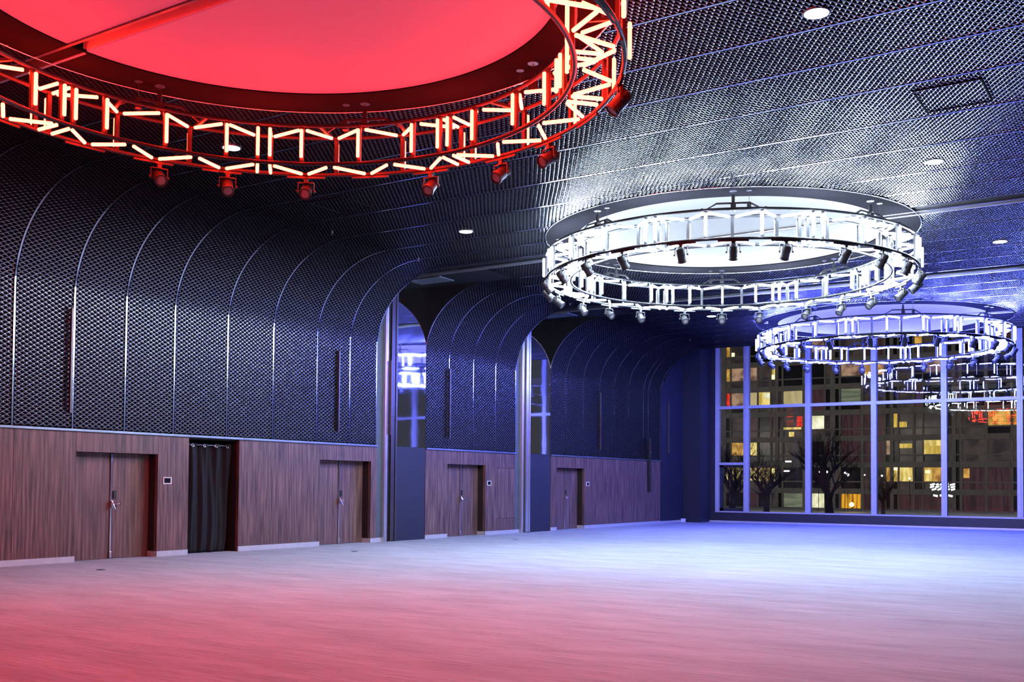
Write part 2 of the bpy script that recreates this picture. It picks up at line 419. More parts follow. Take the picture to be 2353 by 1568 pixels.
# doors
for i, (a, b) in enumerate(DOORS):
    where = ['left of the black curtain', 'right of the black curtain', 'between the two mirrored columns', 'past the second mirrored column'][i]
    d = empty('door_%d' % (i + 1), ((a + b) / 2, 19.06, 0), 'walnut double door ' + where, 'door', kind='structure')
    mid = (a + b) / 2; L = Matrix.Translation(-d.location)
    l1 = MB().box(a + 0.004, mid - 0.004, 19.06, 19.11, 0.008, DTOP - 0.006).build('door_leaf', M['wood_door'], d)
    l2 = MB().box(mid + 0.004, b - 0.004, 19.06, 19.11, 0.008, DTOP - 0.006).build('door_leaf', M['wood_door'], d)
    x = mid + 0.03
    r = MB().box(x - 0.017, x + 0.017, 19.035, 19.06, 0.05, DTOP - 0.06); r.box(x - 0.026, x + 0.026, 19.02, 19.06, 0.02, 0.15); r.box(x - 0.026, x + 0.026, 19.02, 19.06, DTOP - 0.17, DTOP - 0.02)
    o3 = [r.build('latch_rod', M['chrome'], l2, bevel=0.004)]
    h = MB().lathe([(0.032, 0), (0.032, 0.012), (0.014, 0.016), (0.014, 0.06)], 16, Matrix.Translation((x + 0.10, 19.06, 1.15)) @ Matrix.Rotation(PI / 2, 4, 'X'))
    h.tube([(x + 0.10, 19.005, 1.15), (x + 0.16, 19.0, 1.15), (x + 0.235, 19.003, 1.148)], [0.014, 0.013, 0.010], 10)
    o3.append(h.build('lever_handle', M['chrome'], l2, smooth=True))
    h = MB().box(x - 0.03, x + 0.03, 18.99, 19.035, 1.06, 1.22); h.tube([(x - 0.02, 18.985, 1.21), (x + 0.0, 18.95, 1.13), (x + 0.035, 18.93, 1.04)], [0.018, 0.016, 0.014], 10)
    o3.append(h.build('latch_lever', M['chrome'], l2, bevel=0.004))
    o3.append(MB().box(x + 0.055, x + 0.135, 19.03, 19.06, 1.26, 1.43).build('keypad', M['black'], l2, bevel=0.012))
    for o in (l1, l2): o.matrix_parent_inverse = L
    for o in o3: pass

# wall hatch in the second bay
hx = empty('wall_hatch', (28.91, YW, 0.51), 'flush walnut hatch between the third door and the second column', 'hatch')
o = MB().box(28.35, 29.485, YW + 0.006, YW + 0.1, 0.513, 2.135).build('hatch_panel', M['wood_door'], hx); o.matrix_parent_inverse = Matrix.Translation(-hx.location)
o = MB().lathe([(0.02, 0), (0.02, 0.02), (0.012, 0.03)], 12, Matrix.Translation((29.44, YW + 0.006, 1.1)) @ Matrix.Rotation(PI / 2, 4, 'X')).build('catch', M['chrome'], hx); o.matrix_parent_inverse = Matrix.Translation(-hx.location)

# control panels
for x0, x1, lab in ((15.18, 15.40, 'wide white-framed control panel beside the left double door'), (27.80, 28.02, 'small square white-framed control panel right of the third door'), (34.37, 34.59, 'small square white-framed control panel right of the farthest door')):
    c = empty('control_panel', ((x0 + x1) / 2, YW, 1.65), lab, 'control panel')
    f = MB().box(-0.11, 0.11, -0.016, 0, -0.075, -0.055).box(-0.11, 0.11, -0.016, 0, 0.055, 0.075).box(-0.11, -0.088, -0.016, 0, -0.055, 0.055).box(0.088, 0.11, -0.016, 0, -0.055, 0.055).build('bezel', M['white_plastic'], c)
    MB().box(-0.088, 0.088, -0.010, 0, -0.055, 0.055).build('screen', M['screen'], c)

# curtain
cu = empty('curtain', ((CUR[0] + CUR[1]) / 2, 19.05, 0), 'black drape on rings in the wall opening between two doors', 'curtain')
mb = MB(); NX, NZ = 96, 40; W = 1.36
for j in range(NZ + 1):
    t = j / NZ; z = 0.02 + 2.50 * t
    for i in range(NX + 1):
        s = i / NX
        w = W * (1 - 0.16 * max(0, 0.30 - t) ** 1.0)
        x = -0.66 + w * s - (0.05 if t < 0.1 else 0) * (0.1 - t) * 10 * (s - 0.2)
        am = 0.055 * (0.55 + 0.45 * t)
        y = am * sin(2 * PI * (4.0 * s + 0.10 * sin(3 * t + 1))) + 0.018 * sin(2 * PI * 9.3 * s + 2.5 * t) + 0.02 * sin(5 * t + 6 * s)
        mb.v.append((x, y, z))
for j in range(NZ):
    for i in range(NX):
        p = j * (NX + 1) + i; mb.f.append((p, p + 1, p + NX + 2, p + NX + 1))
o = mb.build('drape', M['cloth'], cu, smooth=True); md = o.modifiers.new('thick', 'SOLIDIFY'); md.thickness = 0.006
MB().tube([(-0.735, -0.02, 2.475), (0.735, -0.02, 2.475)], 0.012, 10).build('curtain_rod', M['chrome'], cu)
rm = MB().torus(0.034, 0.007, 0, 20, 6).mesh('curtain_ring', M['chrome'], True)
for k in range(4):
    inst('curtain_ring', rm, cu, Matrix.Translation((-0.44 + 0.34 * k, -0.05, 2.46)) @ Matrix.Rotation(rad(80), 4, 'X'))

# pockets with mirrored columns and folding partitions
for i, x in enumerate((22.36, 29.51)):
    nth = ['nearer', 'farther'][i]
    b = MB().box(x, x + 0.42, YW + 0.05, YW + 0.12, 0, ZC).build('trim_%d' % (i + 1), M['pocket'])
    tag(b, nth + ' grey-green side panel of the partition pocket', 'wall panel', kind='structure')
    g = empty('folding_partition', (x + 0.36, YW, 0), nth + ' folding partition edge with silver profile standing in its wall pocket', 'partition')
    s = 0.30
    MB().box(x + s - 0.02 - g.location.x, x + s + 0.10 - g.location.x, -0.05, 0.06, 0, ZC - 0.02).box(x + s + 0.02 - g.location.x, x + s + 0.06 - g.location.x, -0.065, -0.05, 0, ZC - 0.02).build('silver_profile', M['silver'], g)
    MB().box(x + s + 0.10 - g.location.x, x + s + 0.24 - g.location.x, 0.0, 0.30, 0, ZC - 0.02).build('dark_gasket', M['black'], g)
    m_ = M['bronze'] if i == 0 else M['silver']
    mb = MB()
    for q in (0.25, 0.33, 0.42): mb.box(x + s + q - g.location.x, x + s + q + 0.075 - g.location.x, -0.05 - 0.02 * (q > 0.4), 0.2, 0.02, ZC - 0.02)
    mb.build('edge_profile', m_, g)
    c0 = x + 0.84
    col = empty('mirrored_column', (c0, YW, 0), nth + ' column clad in polished steel above a dark navy base', 'column')
    c1 = (24.57 if i == 0 else 31.76) - c0
    MB().box(0, c1 - 0.02, 0, 0.1, 0, 2.64).build('navy_base', M['dark_wall'], col)
    MB().box(0, c1 - 0.02, 0.01, 0.1, 2.67, ZC - 0.02).build('steel_sheet', M['mirror'], col)
    MB().box(0, c1 - 0.02, 0.02, 0.1, 2.64, 2.67).build('shadow_gap', M['black'], col)
    hb = MB().box(x + 0.9, x + 1.6, 17.35, 18.5, ZC - 0.03, ZC - 0.006).build('pocket_hatch', M['pocket'])
    hb2 = MB().box(x + 0.88, x + 0.905, 17.35, 18.5, ZC - 0.045, ZC - 0.03).build('hatch_edge', M['silver'], hb)
    tag(hb, 'grey ceiling hatch above the %s mirrored column' % nth, 'hatch')

# dark end wall, corner column
tag(MB().box(40.93, 43.28, YW, YW + 0.1, 0, 8.2).build('trim_3', M['dark_wall']), 'dark navy wall section past the last mesh bay', 'wall panel', kind='structure')
tag(MB().box(43.30, 44.42, 17.99, YW + 0.3, 0, 8.2).build('trim_4', M['dark_wall']), 'dark square column in the far corner', 'column', kind='structure')
tag(MB().box(XG + 0.0, XG + 0.3, 17.76, 19.0, 0, 8.2).build('wall_window_side', M['dark_wall']), 'dark strip of wall between corner column and window', 'wall', kind='structure')

# slim wall bars, vertical
def wall_bar(x, z0, z1, lab, y=YM - 0.06, w=0.05):
    o = empty('wall_bar', (x, y, z0), lab, 'wall bar')
    MB().box(-w / 2, w / 2, -0.035, 0.03, 0, z1 - z0).build('bar', M['bar'], o, bevel=0.006)
    for t in (0.12, 0.5, 0.88): MB().box(-w * 0.3, w * 0.3, 0.03, 0.085, t * (z1 - z0) - 0.02, t * (z1 - z0) + 0.02).build('bracket', M['chrome'], o)
    return o
M['bar'] = mat('satin_bar', (0.10, 0.085, 0.095), 0.35, 0.8, vary=0.05)
wall_bar(12.86, 2.98, 5.09, 'slim vertical bar on the second mesh seam, above the left double door', y=YM - 0.085)
wall_bar(20.78, 2.98, 5.11, 'slim vertical bar on the mesh above the second double door')
wall_bar(25.70, 2.98, 5.11, 'slim vertical bar on the mesh right of the nearer mirrored column', y=YM - 0.085)
wall_bar(35.46, 2.95, 5.13, 'slim vertical bar on the mesh of the farthest bay')
wall_bar(41.62, 3.0, 5.17, 'slim vertical bar on the dark wall beside the corner column', y=YW - 0.04)
wall_bar(22.80, 2.98, 5.05, 'slim vertical bar on the silver profile of the nearer partition', y=YW - 0.11)
b = empty('line_loudspeaker', (39.66, YW - 0.06, 1.34), 'long black vertical column hanging over the last wainscot panel', 'loudspeaker')
MB().box(-0.06, 0.06, -0.07, 0.04, 0, 2.2).build('housing', M['black'], b, bevel=0.01)
for t in (0.75, 1.62): MB().box(-0.065, 0.065, -0.085, -0.07, t, t + 0.03).build('clip', M['chrome'], b)
o = MB().box(43.0, 43.22, YW - 0.16, YW - 0.02, 0, 0.16).build('socket_box', M['white_plastic'], bevel=0.01)
tag(o, 'small white box on the floor by the corner column', 'socket box')

# floor sockets
for (x, y), lab in (((12.24, 16.81), 'oval floor socket in front of the left double door'), ((19.07, 16.66), 'oval floor socket in front of the second double door'), ((26.03, 16.55), 'oval floor socket in front of the third double door')):
    o = empty('floor_socket', (x, y, 0), lab, 'floor socket')
    MB().lathe([(0.085, 0), (0.085, 0.005), (0.075, 0.007)], 24).build('cover', M['dark_rail'], o)
    MB().box(-0.04, 0.04, -0.015, 0.015, 0.007, 0.010).build('flap', M['black'], o)

# ------------------------------------------------------------------ window wall
MY = [17.69, 16.34, 13.605, 10.87, 8.15, 5.41, 2.68, -0.05]
ZS, ZTOP = 0.47, 8.2
tag(MB().box(XG - 0.06, XG + 0.32, Y0, 17.99, 0, ZS - 0.03).build('trim_5', M['kerb']), 'dark kerb below the window', 'kerb', kind='structure')
tag(MB().box(XG - 0.075, XG - 0.05, Y0, 17.99, 0, 0.075).build('baseboard_front', M['base']), 'pale skirting at the foot of the window kerb', 'baseboard', kind='structure')
tag(MB().box(XG + 0.02, XG + 0.3, Y0, 18.0, ZTOP, ZTOP + 0.1).build('wall_front', M['dark_wall']), 'dark lintel above the window', 'wall', kind='structure')
for i, (ya, yb) in enumerate(zip(MY[:-1], MY[1:])):
    w = empty('window_%d' % (i + 1), (XG, (ya + yb) / 2, ZS), ['narrow window bay next to the corner column', 'second window bay from the corner', 'third window bay from the corner', 'fourth window bay from the corner', 'fifth window bay from the corner', 'window bay at the right edge', 'window bay beyond the right edge'][i], 'window', kind='structure')
    L = Matrix.Translation(-w.location)
    wa = 0.085 if i == 0 else 0.105
    mb = MB().box(XG, XG + 0.30, ya - wa, ya + wa, ZS - 0.03, ZTOP)
    if i: mb.box(XG - 0.02, XG, ya - 0.03, ya + 0.03, ZS, ZTOP)
    mb.box(XG + 0.02, XG + 0.24, yb + 0.105, ya - wa, 5.03, 5.16)
    mb.box(XG - 0.03, XG + 0.28, yb + 0.105, ya - wa, ZS - 0.03, ZS + 0.025)
    if i == 0: mb.box(XG + 0.02, XG + 0.24, yb + 0.105, ya - wa, 2.54, 2.65)
    o = mb.build('window_frame', M['frame'], w); o.matrix_parent_inverse = L
    zs = [ZS + 0.025, 2.54, 2.65, 5.03, 5.16, ZTOP] if i == 0 else [ZS + 0.025, 5.03, 5.16, ZTOP]
    for z0, z1 in zip(zs[::2], zs[1::2]):
        o = MB().box(XG + 0.17, XG + 0.171, yb + 0.105, ya - wa, z0, z1)
        o.f = [o.f[4]]; o = o.build('pane', M['glass'], w); o.matrix_parent_inverse = L
    if i == 6: MB().box(XG, XG + 0.3, yb - 0.105, yb + 0.105, ZS - 0.03, ZTOP).build('window_frame', M['frame'], w).matrix_parent_inverse = L
    if i == 0:
        o = MB().box(XG + 0.16, XG + 0.22, yb + 0.105, yb + 0.16, ZS + 0.025, 2.54).box(XG + 0.16, XG + 0.22, ya - wa - 0.17, ya - wa, ZS + 0.025, 2.54).box(XG + 0.16, XG + 0.22, yb + 0.105, ya - wa, ZS + 0.025, ZS + 0.16).box(XG + 0.16, XG + 0.22, yb + 0.105, ya - wa, 2.44, 2.54).build('opening_sash', M['kerb'], w); o.matrix_parent_inverse = L
tag(MB().box(XG + 0.02, XG + 0.3, Y0, -0.15, 0, ZTOP).build('wall_front_right', M['dark_wall']), 'dark wall right of the windows', 'wall', kind='structure')

# ------------------------------------------------------------------ ceiling lights: round membranes
def arc_outline(R, xcut, side, n=72):
    """outline of the part of a disc on one side of x = xcut"""
    pts = []
    for i in range(n + 1):
        t0 = math.acos(xcut / R)
        a = (-t0 + 2 * t0 * i / n) if side > 0 else (t0 + (2 * PI - 2 * t0) * i / n)
        pts.append((R * cos(a), R * sin(a)))
    return pts
for colr, x in RING.items():
    o = empty('round_ceiling_light', (x, YR, ZC), 'round ceiling membrane glowing %s in a dark surround' % colr, 'ceiling light')
    s = MB(); n = 128; n0 = 0
    for i in range(n):
        a = 2 * PI * i / n
        for r, z in ((RD - 0.01, 0.03), (RD - 0.01, -0.012), (RR, -0.012), (RR, 0.12)): s.v.append((r * cos(a), r * sin(a), z))
    for i in range(n):
        for j in range(3): s.f.append((4 * i + j, 4 * i + j + 1, 4 * ((i + 1) % n) + j + 1, 4 * ((i + 1) % n) + j))
    s.build('surround', M['surround'], o)
    MB().torus(RR + 0.012, 0.014, -0.02, 160, 6).build('rim_trim', M['seam'], o, smooth=True)
    g = 0.15
    for side in (-1, 1):
        pts = [(a, b, 0.006) for a, b in arc_outline(RD, side * g, side)]
        MB().poly(pts, (0, 0, 0.02)).build('membrane', M['disc_' + colr], o)
        h = math.sqrt(RD * RD - g * g)
        MB().box(side * g - 0.006, side * g + 0.006, -h, h, 0.026, 0.32).build('slot_side', M['slot_' + colr] if ('slot_' + colr) in M else M.setdefault('slot_' + colr, mat(colr + '_slot_glow', (0.7, 0.7, 0.7), 0.6, emis=tuple(c * 0.55 * (1 if j == 0 else 0.1) if colr == 'red' else c * 0.7 for j, c in enumerate(DISC[colr][0])))), o)  # slot walls are no lamps: emission stands in for light falling on them
    mb = MB().box(-0.17, 0.17, -RD, RD, 0.32, 0.34); mb.build('slot_top', M['backing'], o)
# partition tracks
for x, y0, y1, lab in ((RING['red'], 0.5, 16.4, 'ceiling track crossing the red round ceiling light'), (RING['white'], 0.5, 18.7, 'ceiling track crossing the white round ceiling light'), (30.17, 0.5, 18.7, 'ceiling track between the white and the blue round ceiling lights'), (RING['blue'], YR - RR, YR + RR, 'ceiling track crossing the blue round ceiling light')):
    o = empty('partition_track', (x, 0, ZC), lab, 'ceiling track')
    MB().box(-0.152, -0.105, y0, y1, -0.022, 0.06).box(-0.152, -0.13, y0, y1, 0.06, 0.27).box(-0.152, 0.11, y0, y1, 0.25, 0.27).build('rail', M['dark_rail'], o)
    r0, r1 = (YR - RD, YR + RD) if x != 30.17 else (9, 9)
    for q0, q1 in ((y0, r0), (r1, y1)):
        if q1 > q0 + 0.1: MB().box(0.105, 0.15, q0, q1, -0.026, 0.24).build('rail_lip', M['silver'], o)

# ------------------------------------------------------------------ ring chandeliers
IN = [1.4, 8.6, 22.4, 36.2, 43.6]; OUT = [1.4, 15.2, 29.8, 43.6]
TOPZ = [('o', 1.4), ('i', 8.6), ('o', 15.2), ('i', 22.4), ('o', 29.8), ('i', 36.2), ('o', 43.6)]
BOTZ = [('i', 1.4), ('o', 8.6), ('i', 15.2), ('o', 22.4), ('i', 29.8), ('o', 36.2), ('i', 43.6)]
J0 = 0.5
def pol(r, a, z): return Vector((r * cos(rad(a)), r * sin(rad(a)), z))
def frame_between(p, q):
    d = (q - p); z = d.normalized(); u = Vector((0, 0, 1)) if abs(z.z) < 0.9 else Vector((1, 0, 0))
    x = u.cross(z).normalized(); y = z.cross(x); m = Matrix((x, y, z)).transposed().to_4x4(); m.translation = (p + q) / 2
    return m
TR = 0.024  # radius widened so the tube shape takes in its bloom
def tube_mesh(name, L, material):
    return MB().lathe([(TR * 0.6, -L / 2), (TR, -L / 2 + 0.01), (TR, L / 2 - 0.01), (TR * 0.6, L / 2)], 10).mesh(name, material, True)
post_in = MB().box(-0.022, 0.022, -0.03, 0.03, ZB, ZT).mesh('post', M['truss'])
hang_mb = MB()
hang_mb.bar((0, -0.62, 0.0), (0, -0.32, 0.17), 0.03).bar((0, 0.62, 0.0), (0, 0.32, 0.17), 0.03).bar((0, -0.33, 0.17), (0, 0.33, 0.17), 0.035)
hang_mb.box(-0.05, 0.05, -0.05, 0.05, 0.02, 0.17).box(-0.05, 0.05, 0.26, 0.34, 0.02, 0.16)
hang_mb.box(-0.27, 0.27, -0.62, -0.58, -0.02, 0.02).box(-0.27, 0.27, 0.58, 0.62, -0.02, 0.02)
hang_mb.lathe([(0.012, 0.17), (0.035, 0.20), (0.035, 0.30), (0.015, 0.34)], 10)
hang_mesh = hang_mb.mesh('hanger', M['truss'])
CL = ZC - ZT
rail_mb = MB()
for t in range(-4, 4): rail_mb.bar(pol(RO, t, ZB - 0.045), pol(RO, t + 1.0, ZB - 0.045), 0.035, 0.03)
rail_mesh = rail_mb.mesh('spotlight_rail', M['truss'])
cable_mesh = MB().tube([(0, 0, 0.33), (0, 0, CL - 0.02)], 0.007, 6).lathe([(0.075, CL - 0.03), (0.075, CL - 0.016), (0.02, CL - 0.014)], 14).mesh('hanging_cable', M['dark_rail'])
cable2_mesh = MB().tube([(0, 0.30, 0.16), (0, 0.30, CL - 0.02)], 0.004, 6).lathe([(0.055, CL - 0.03), (0.055, CL - 0.016), (0.01, CL - 0.014)], 14, Matrix.Translation((0, 0.30, 0))).mesh('safety_cable', M['dark_rail'])
for colr, cx in RING.items():
    root = empty('ring_chandelier', (cx, YR, 0), 'large ring-shaped truss chandelier with glowing %s tubes' % colr, 'chandelier', 'ring chandeliers in a row')
    for nm, R, z in (('outer_lower_chord', RO, ZB), ('inner_lower_chord', RI, ZB), ('outer_upper_chord', RO, ZT), ('inner_upper_chord', RI, ZT)):
        MB().torus(R, 0.030, z, 144, 8).build(nm, M['truss'], root, smooth=True)
    mt = M['tube_' + colr]
    tv = tube_mesh('tube', 0.425, mt)
    pe = (pol(RO, 1.4, ZT), pol(RI, 8.6, ZT))
    Ld = {}
    for k in range(8):
        j = J0 + 45 * k
        for a in IN:
            inst('inner_post', post_in, root, Matrix.Rotation(rad(j + a), 4, 'Z') @ Matrix.Translation((RI, 0, 0)))
            inst('inner_upright_tube', tv, root, Matrix.Translation(pol(RI - 0.062, j + a, 6.66)))
        for a in OUT:
            inst('outer_post', post_in, root, Matrix.Rotation(rad(j + a), 4, 'Z') @ Matrix.Translation((RO, 0, 0)))
            inst('outer_upright_tube', tv, root, Matrix.Translation(pol(RO + 0.062, j + a, 6.66)))
        for nm, seq, z in (('upper_diagonal_tube', TOPZ, ZT - 0.035), ('lower_diagonal_tube', BOTZ, ZB - 0.02)):
            for (s0, a0), (s1, a1) in zip(seq[:-1], seq[1:]):
                p = pol(RO - 0.05 if s0 == 'o' else RI + 0.05, j + a0, z); q = pol(RO - 0.05 if s1 == 'o' else RI + 0.05, j + a1, z)
                L = round((q - p).length - 0.14, 2)
                if L not in Ld: Ld[L] = tube_mesh('tube', L, mt)
                inst(nm, Ld[L], root, frame_between(p, q))
        for a in (1.4, 43.6):
            for nm, z in (('upper_cross_tube', ZT - 0.035), ('lower_cross_tube', ZB - 0.02)):
                p, q = pol(RI + 0.05, j + a, z), pol(RO - 0.05, j + a, z)
                L = round((q - p).length - 0.06, 2)
                if L not in Ld: Ld[L] = tube_mesh('tube', L, mt)
                inst(nm, Ld[L], root, frame_between(p, q))
        # hanger at the middle of each segment
        m = Matrix.Rotation(rad(j + 22.5), 4, 'Z') @ Matrix.Translation(((RI + RO) / 2, 0, ZT + 0.01))
        inst('hanger', hang_mesh, root, m)
        inst('hanging_cable', cable_mesh, root, m)
        inst('safety_cable', cable2_mesh, root, m)
    # mounting rail for the spotlights, under the outer chord
    for k in range(8):
        for a in (8.6, 22.4, 36.2):
            inst('spotlight_rail', rail_mesh, root, Matrix.Rotation(rad(J0 + 45 * k + a), 4, 'Z'))

# spotlights: prototype hangs at the origin, points along +x and down
def spot_proto():
    o = empty('stage_spotlight', (0, 0, 0), 'spotlight', 'spotlight')
    MB().box(-0.03, 0.03, -0.03, 0.03, -0.075, -0.012).box(-0.04, 0.04, -0.05, 0.05, -0.012, 0.0).build('clamp', M['spot'], o)
    MB().box(-0.018, 0.018, -0.125, 0.125, -0.075, -0.06).box(-0.018, 0.018, -0.125, -0.115, -0.22, -0.06).box(-0.018, 0.018, 0.115, 0.125, -0.22, -0.06).lathe([(0.02, 0), (0.02, 0.02)], 10, Matrix.Translation((0, 0.125, -0.20)) @ Matrix.Rotation(-PI / 2, 4, 'X')).lathe([(0.02, 0), (0.02, 0.02)], 10, Matrix.Translation((0, -0.125, -0.20)) @ Matrix.Rotation(PI / 2, 4, 'X')).build('yoke', M['spot'], o)
    return o
BODY = MB().lathe([(0.05, -0.15), (0.078, -0.13), (0.085, -0.02), (0.085, 0.10), (0.094, 0.11), (0.094, 0.15), (0.080, 0.15), (0.078, 0.135)], 20).mesh('housing', M['spot'], False)
LENS = MB().lathe([(0.077, 0.130), (0.07, 0.138), (0.04, 0.142)], 20).mesh('lens', M['lens'], True)
FIN = MB()
for q in range(4): FIN.lathe([(0.088, -0.115 + q * 0.022), (0.088, -0.107 + q * 0.022)], 20)
FIN = FIN.mesh('cooling_fins', M['spot'])
def make_spot(proto, cx, ang, tilt, label, group):
    s = copy_tree(proto); s.location = pol(RO, ang, ZB - 0.061) + Vector((cx, YR, 0)); s.rotation_euler = (0, 0, rad(ang + 180))
    s['label'] = label; s['group'] = group
    m = Matrix.Translation((0.0, 0, -0.20)) @ Matrix.Rotation(rad(90 + tilt), 4, 'Y')
    for nm, me in (('housing', BODY), ('lens', LENS)): inst(nm, me, s, m)
    h = [c for c in s.children if c.data is BODY][0]
    inst('cooling_fins', FIN, h, Matrix())
    return s
proto = spot_proto(); first = True
rng = random.Random(7)
for colr, cx in RING.items():
    A = [J0 + 45 * k + a for k in range(8) for a in (8.6, 22.4, 36.2)]
    if colr == 'red': A = [66.7, 52.9, 36.7, 9.1, -8.4, -22.1, -53.8]
    near, far = [], []
    for a in A:
        p = pol(RO, a, ZB) + Vector((cx, YR, 0)); x, y = to_px(p)
        (far if (p.xy - Vector((cx, YR))).dot(Vector((cx, YR))) > 0 else near).append((x, a))
    for nm, lst in (('near', near), ('far', far)):
        lst.sort()
        for i, (x, a) in enumerate(lst):
            lab = 'black spotlight on the %s rim of the %s ring chandelier, %s from its left' % (nm, colr, ORD[i])
            make_spot(proto, cx, a, rng.uniform(44, 62) if nm == 'near' else rng.uniform(30, 52), lab, 'spotlights under the %s ring' % colr)
for ch in list(proto.children): bpy.data.objects.remove(ch)
bpy.data.objects.remove(proto)

# ------------------------------------------------------------------ small ceiling fittings
DL = []
for (x, y), lab in (((12.54, 3.72), 'round downlight in the ceiling mesh nearest the top right'), ((19.44, 3.69), 'round downlight above and right of the white ring'), ((26.61, 3.62), 'round downlight at the right edge near the blue zone'), ((19.40, 13.74), 'round downlight left of the white ring'), ((12.41, 13.73), 'round downlight seen through the red ring'), ((33.50, 13.51), 'round downlight far behind the white ring')):
    o = empty('downlight', (x, y, ZC), lab, 'downlight', 'downlights in the ceiling mesh')
    MB().lathe([(0.17, 0.03), (0.172, -0.012), (0.16, -0.024), (0.145, -0.018)], 28).build('trim_ring', M['dark_rail'], o, smooth=True)
    MB().lathe([(0.145, -0.020), (0.10, -0.030), (0.03, -0.034)], 28).build('lamp', M['downlight'], o, smooth=True)
    DL.append((x, y))
for x0, x1, y0, y1, lab in ((15.76, 16.80, 2.37, 3.30, 'square access panel in the ceiling mesh at upper right'), (15.69, 16.70, 14.19, 15.10, 'square access panel in the ceiling mesh near the cove')):
    o = empty('access_panel', ((x0 + x1) / 2, (y0 + y1) / 2, ZC), lab, 'access panel')
    a, b = (x1 - x0) / 2, (y1 - y0) / 2
    MB().box(-a, -a + 0.02, -b, b, -0.022, 0).box(a - 0.02, a, -b, b, -0.022, 0).box(-a, a, -b, -b + 0.02, -0.022, 0).box(-a, a, b - 0.02, b, -0.022, 0).build('panel_frame', M['backing'], o)
    MB().box(-a + 0.02, -a + 0.026, -b, b, -0.03, 0).build('panel_edge', M['seam'], o)
for (x, y), lab in (((17.81, 16.35), 'sprinkler head on the cove above the fifth mesh strip'), ((21.08, 16.4), 'sprinkler head on the last cove strip of the near bay'), ((28.9, 16.4), 'sprinkler head on the cove between the two columns'), ((38.47, 16.4), 'sprinkler head on the cove of the farthest bay'), ((12.2, 14.9), 'sprinkler head below the red ring on the cove')):
    o = empty('sprinkler', (x, y, ZC), lab, 'sprinkler')
    MB().lathe([(0.03, 0), (0.03, -0.04), (0.012, -0.05), (0.012, -0.08)], 12).build('stem', M['chrome'], o)
    MB().lathe([(0.028, -0.095), (0.028, -0.088)], 12).build('deflector', M['chrome'], o)

# ------------------------------------------------------------------ outside
XF = 118.0
tag(MB().box(XG + 1, 135, -40, 90, -1.05, -0.8).build('ground', M['ground']), 'pale frosty ground outside the windows', 'ground', kind='structure')
bld = empty('apartment_building', (XF, 30, -0.8), 'long concrete apartment block with many windows, outside at night', 'building')
L = Matrix.Translation(-bld.location)
cols = [(1600, 1625), (1630, 1655), (1668, 1676.7), (1680, 1708), (1712, 1739), (1742.5, 1769), (1772.6, 1780.8), (1788, 1796), (1799.7, 1843.6), (1850, 1893.7), (1897, 1907.5), (1918.7, 1927.4), (1932, 1977.4), (1984, 2031), (2035.5, 2044.7), (2052.9, 2062), (2066, 2096.7), (2101.7, 2119), (2122, 2172), (2177, 2187), (2196, 2204), (2211, 2262), (2270, 2322), (2328, 2338), (2350, 2358), (2364, 2410)]
CY_ = [(px(b, 1000, X=XF).y, px(a, 1000, X=XF).y) for a, b in cols]
PIT = 2.915
tops = [0.78 + PIT * k for k in range(7)]
mb = MB(); D0, D1 = XF, XF + 0.35
yL, yR = CY_[0][1] + 6, CY_[-1][0] - 6
edges = [yL] + [e for c in CY_ for e in (c[1], c[0])] + [yR]
mb.box(XF + 0.36, XF + 9, yR, yL, -1.3, 21.5)
for a, b in zip(edges[::2], edges[1::2]): mb.box(D0, D1 + 0.05, b, a, -1.3, 21.5)
for k, zt in enumerate(tops):
    z0, z1 = zt, zt + 0.60
    for c in CY_: mb.box(D0 - 0.04, D1 + 0.05, c[0], c[1], zt, zt + 0.60)
    if k:
        for c in CY_: mb.box(D0 + 0.02, D1 + 0.05, c[0], c[1], zt - 1.64, zt - 1.49)
for c in CY_: mb.box(D0, D1, c[0], c[1], -1.3, -0.85); mb.box(D0, D1, c[0], c[1], tops[-1] + 0.6, 21.5)
o = mb.build('facade', M['concrete'], bld); o.matrix_parent_inverse = L
WM = {
 'amber': lit_window('amber_room', (0.30, 0.13, 0.02), (0.75, 0.42, 0.08), (1, 1.2, 1.2)),
 'yellow': lit_window('yellow_room', (0.55, 0.36, 0.06), (1.0, 0.80, 0.25), (1, 2.2, 0.6)),
 'cream': lit_window('cream_blind', (0.42, 0.33, 0.15), (0.52, 0.42, 0.20), (1, 3, 0.4)),
 'white': lit_window('bright_room', (0.75, 0.70, 0.40), (1.1, 1.1, 0.8), (1, 1.5, 1)),
 'pink': lit_window('rosy_room', (0.10, 0.05, 0.04), (0.42, 0.26, 0.16), (1, 0.8, 1.0)),
 'maroon': lit_window('maroon_curtain', (0.018, 0.008, 0.012), (0.05, 0.018, 0.022), (1, 4, 0.3)),
 'green': lit_window('greenish_blind', (0.09, 0.11, 0.07), (0.17, 0.19, 0.12), (1, 0.5, 5)),
 'red': lit_window('red_lantern_room', (0.35, 0.01, 0.01), (0.95, 0.04, 0.02), (1, 2.5, 2.5)),
 'orange': lit_window('orange_curtain', (0.30, 0.10, 0.01), (0.95, 0.45, 0.02), (1, 4, 0.3)),
 'dim': lit_window('dim_room', (0.016, 0.012, 0.014), (0.050, 0.036, 0.030), (1, 0.7, 0.7)),
 'dark': M['dark_pane']}
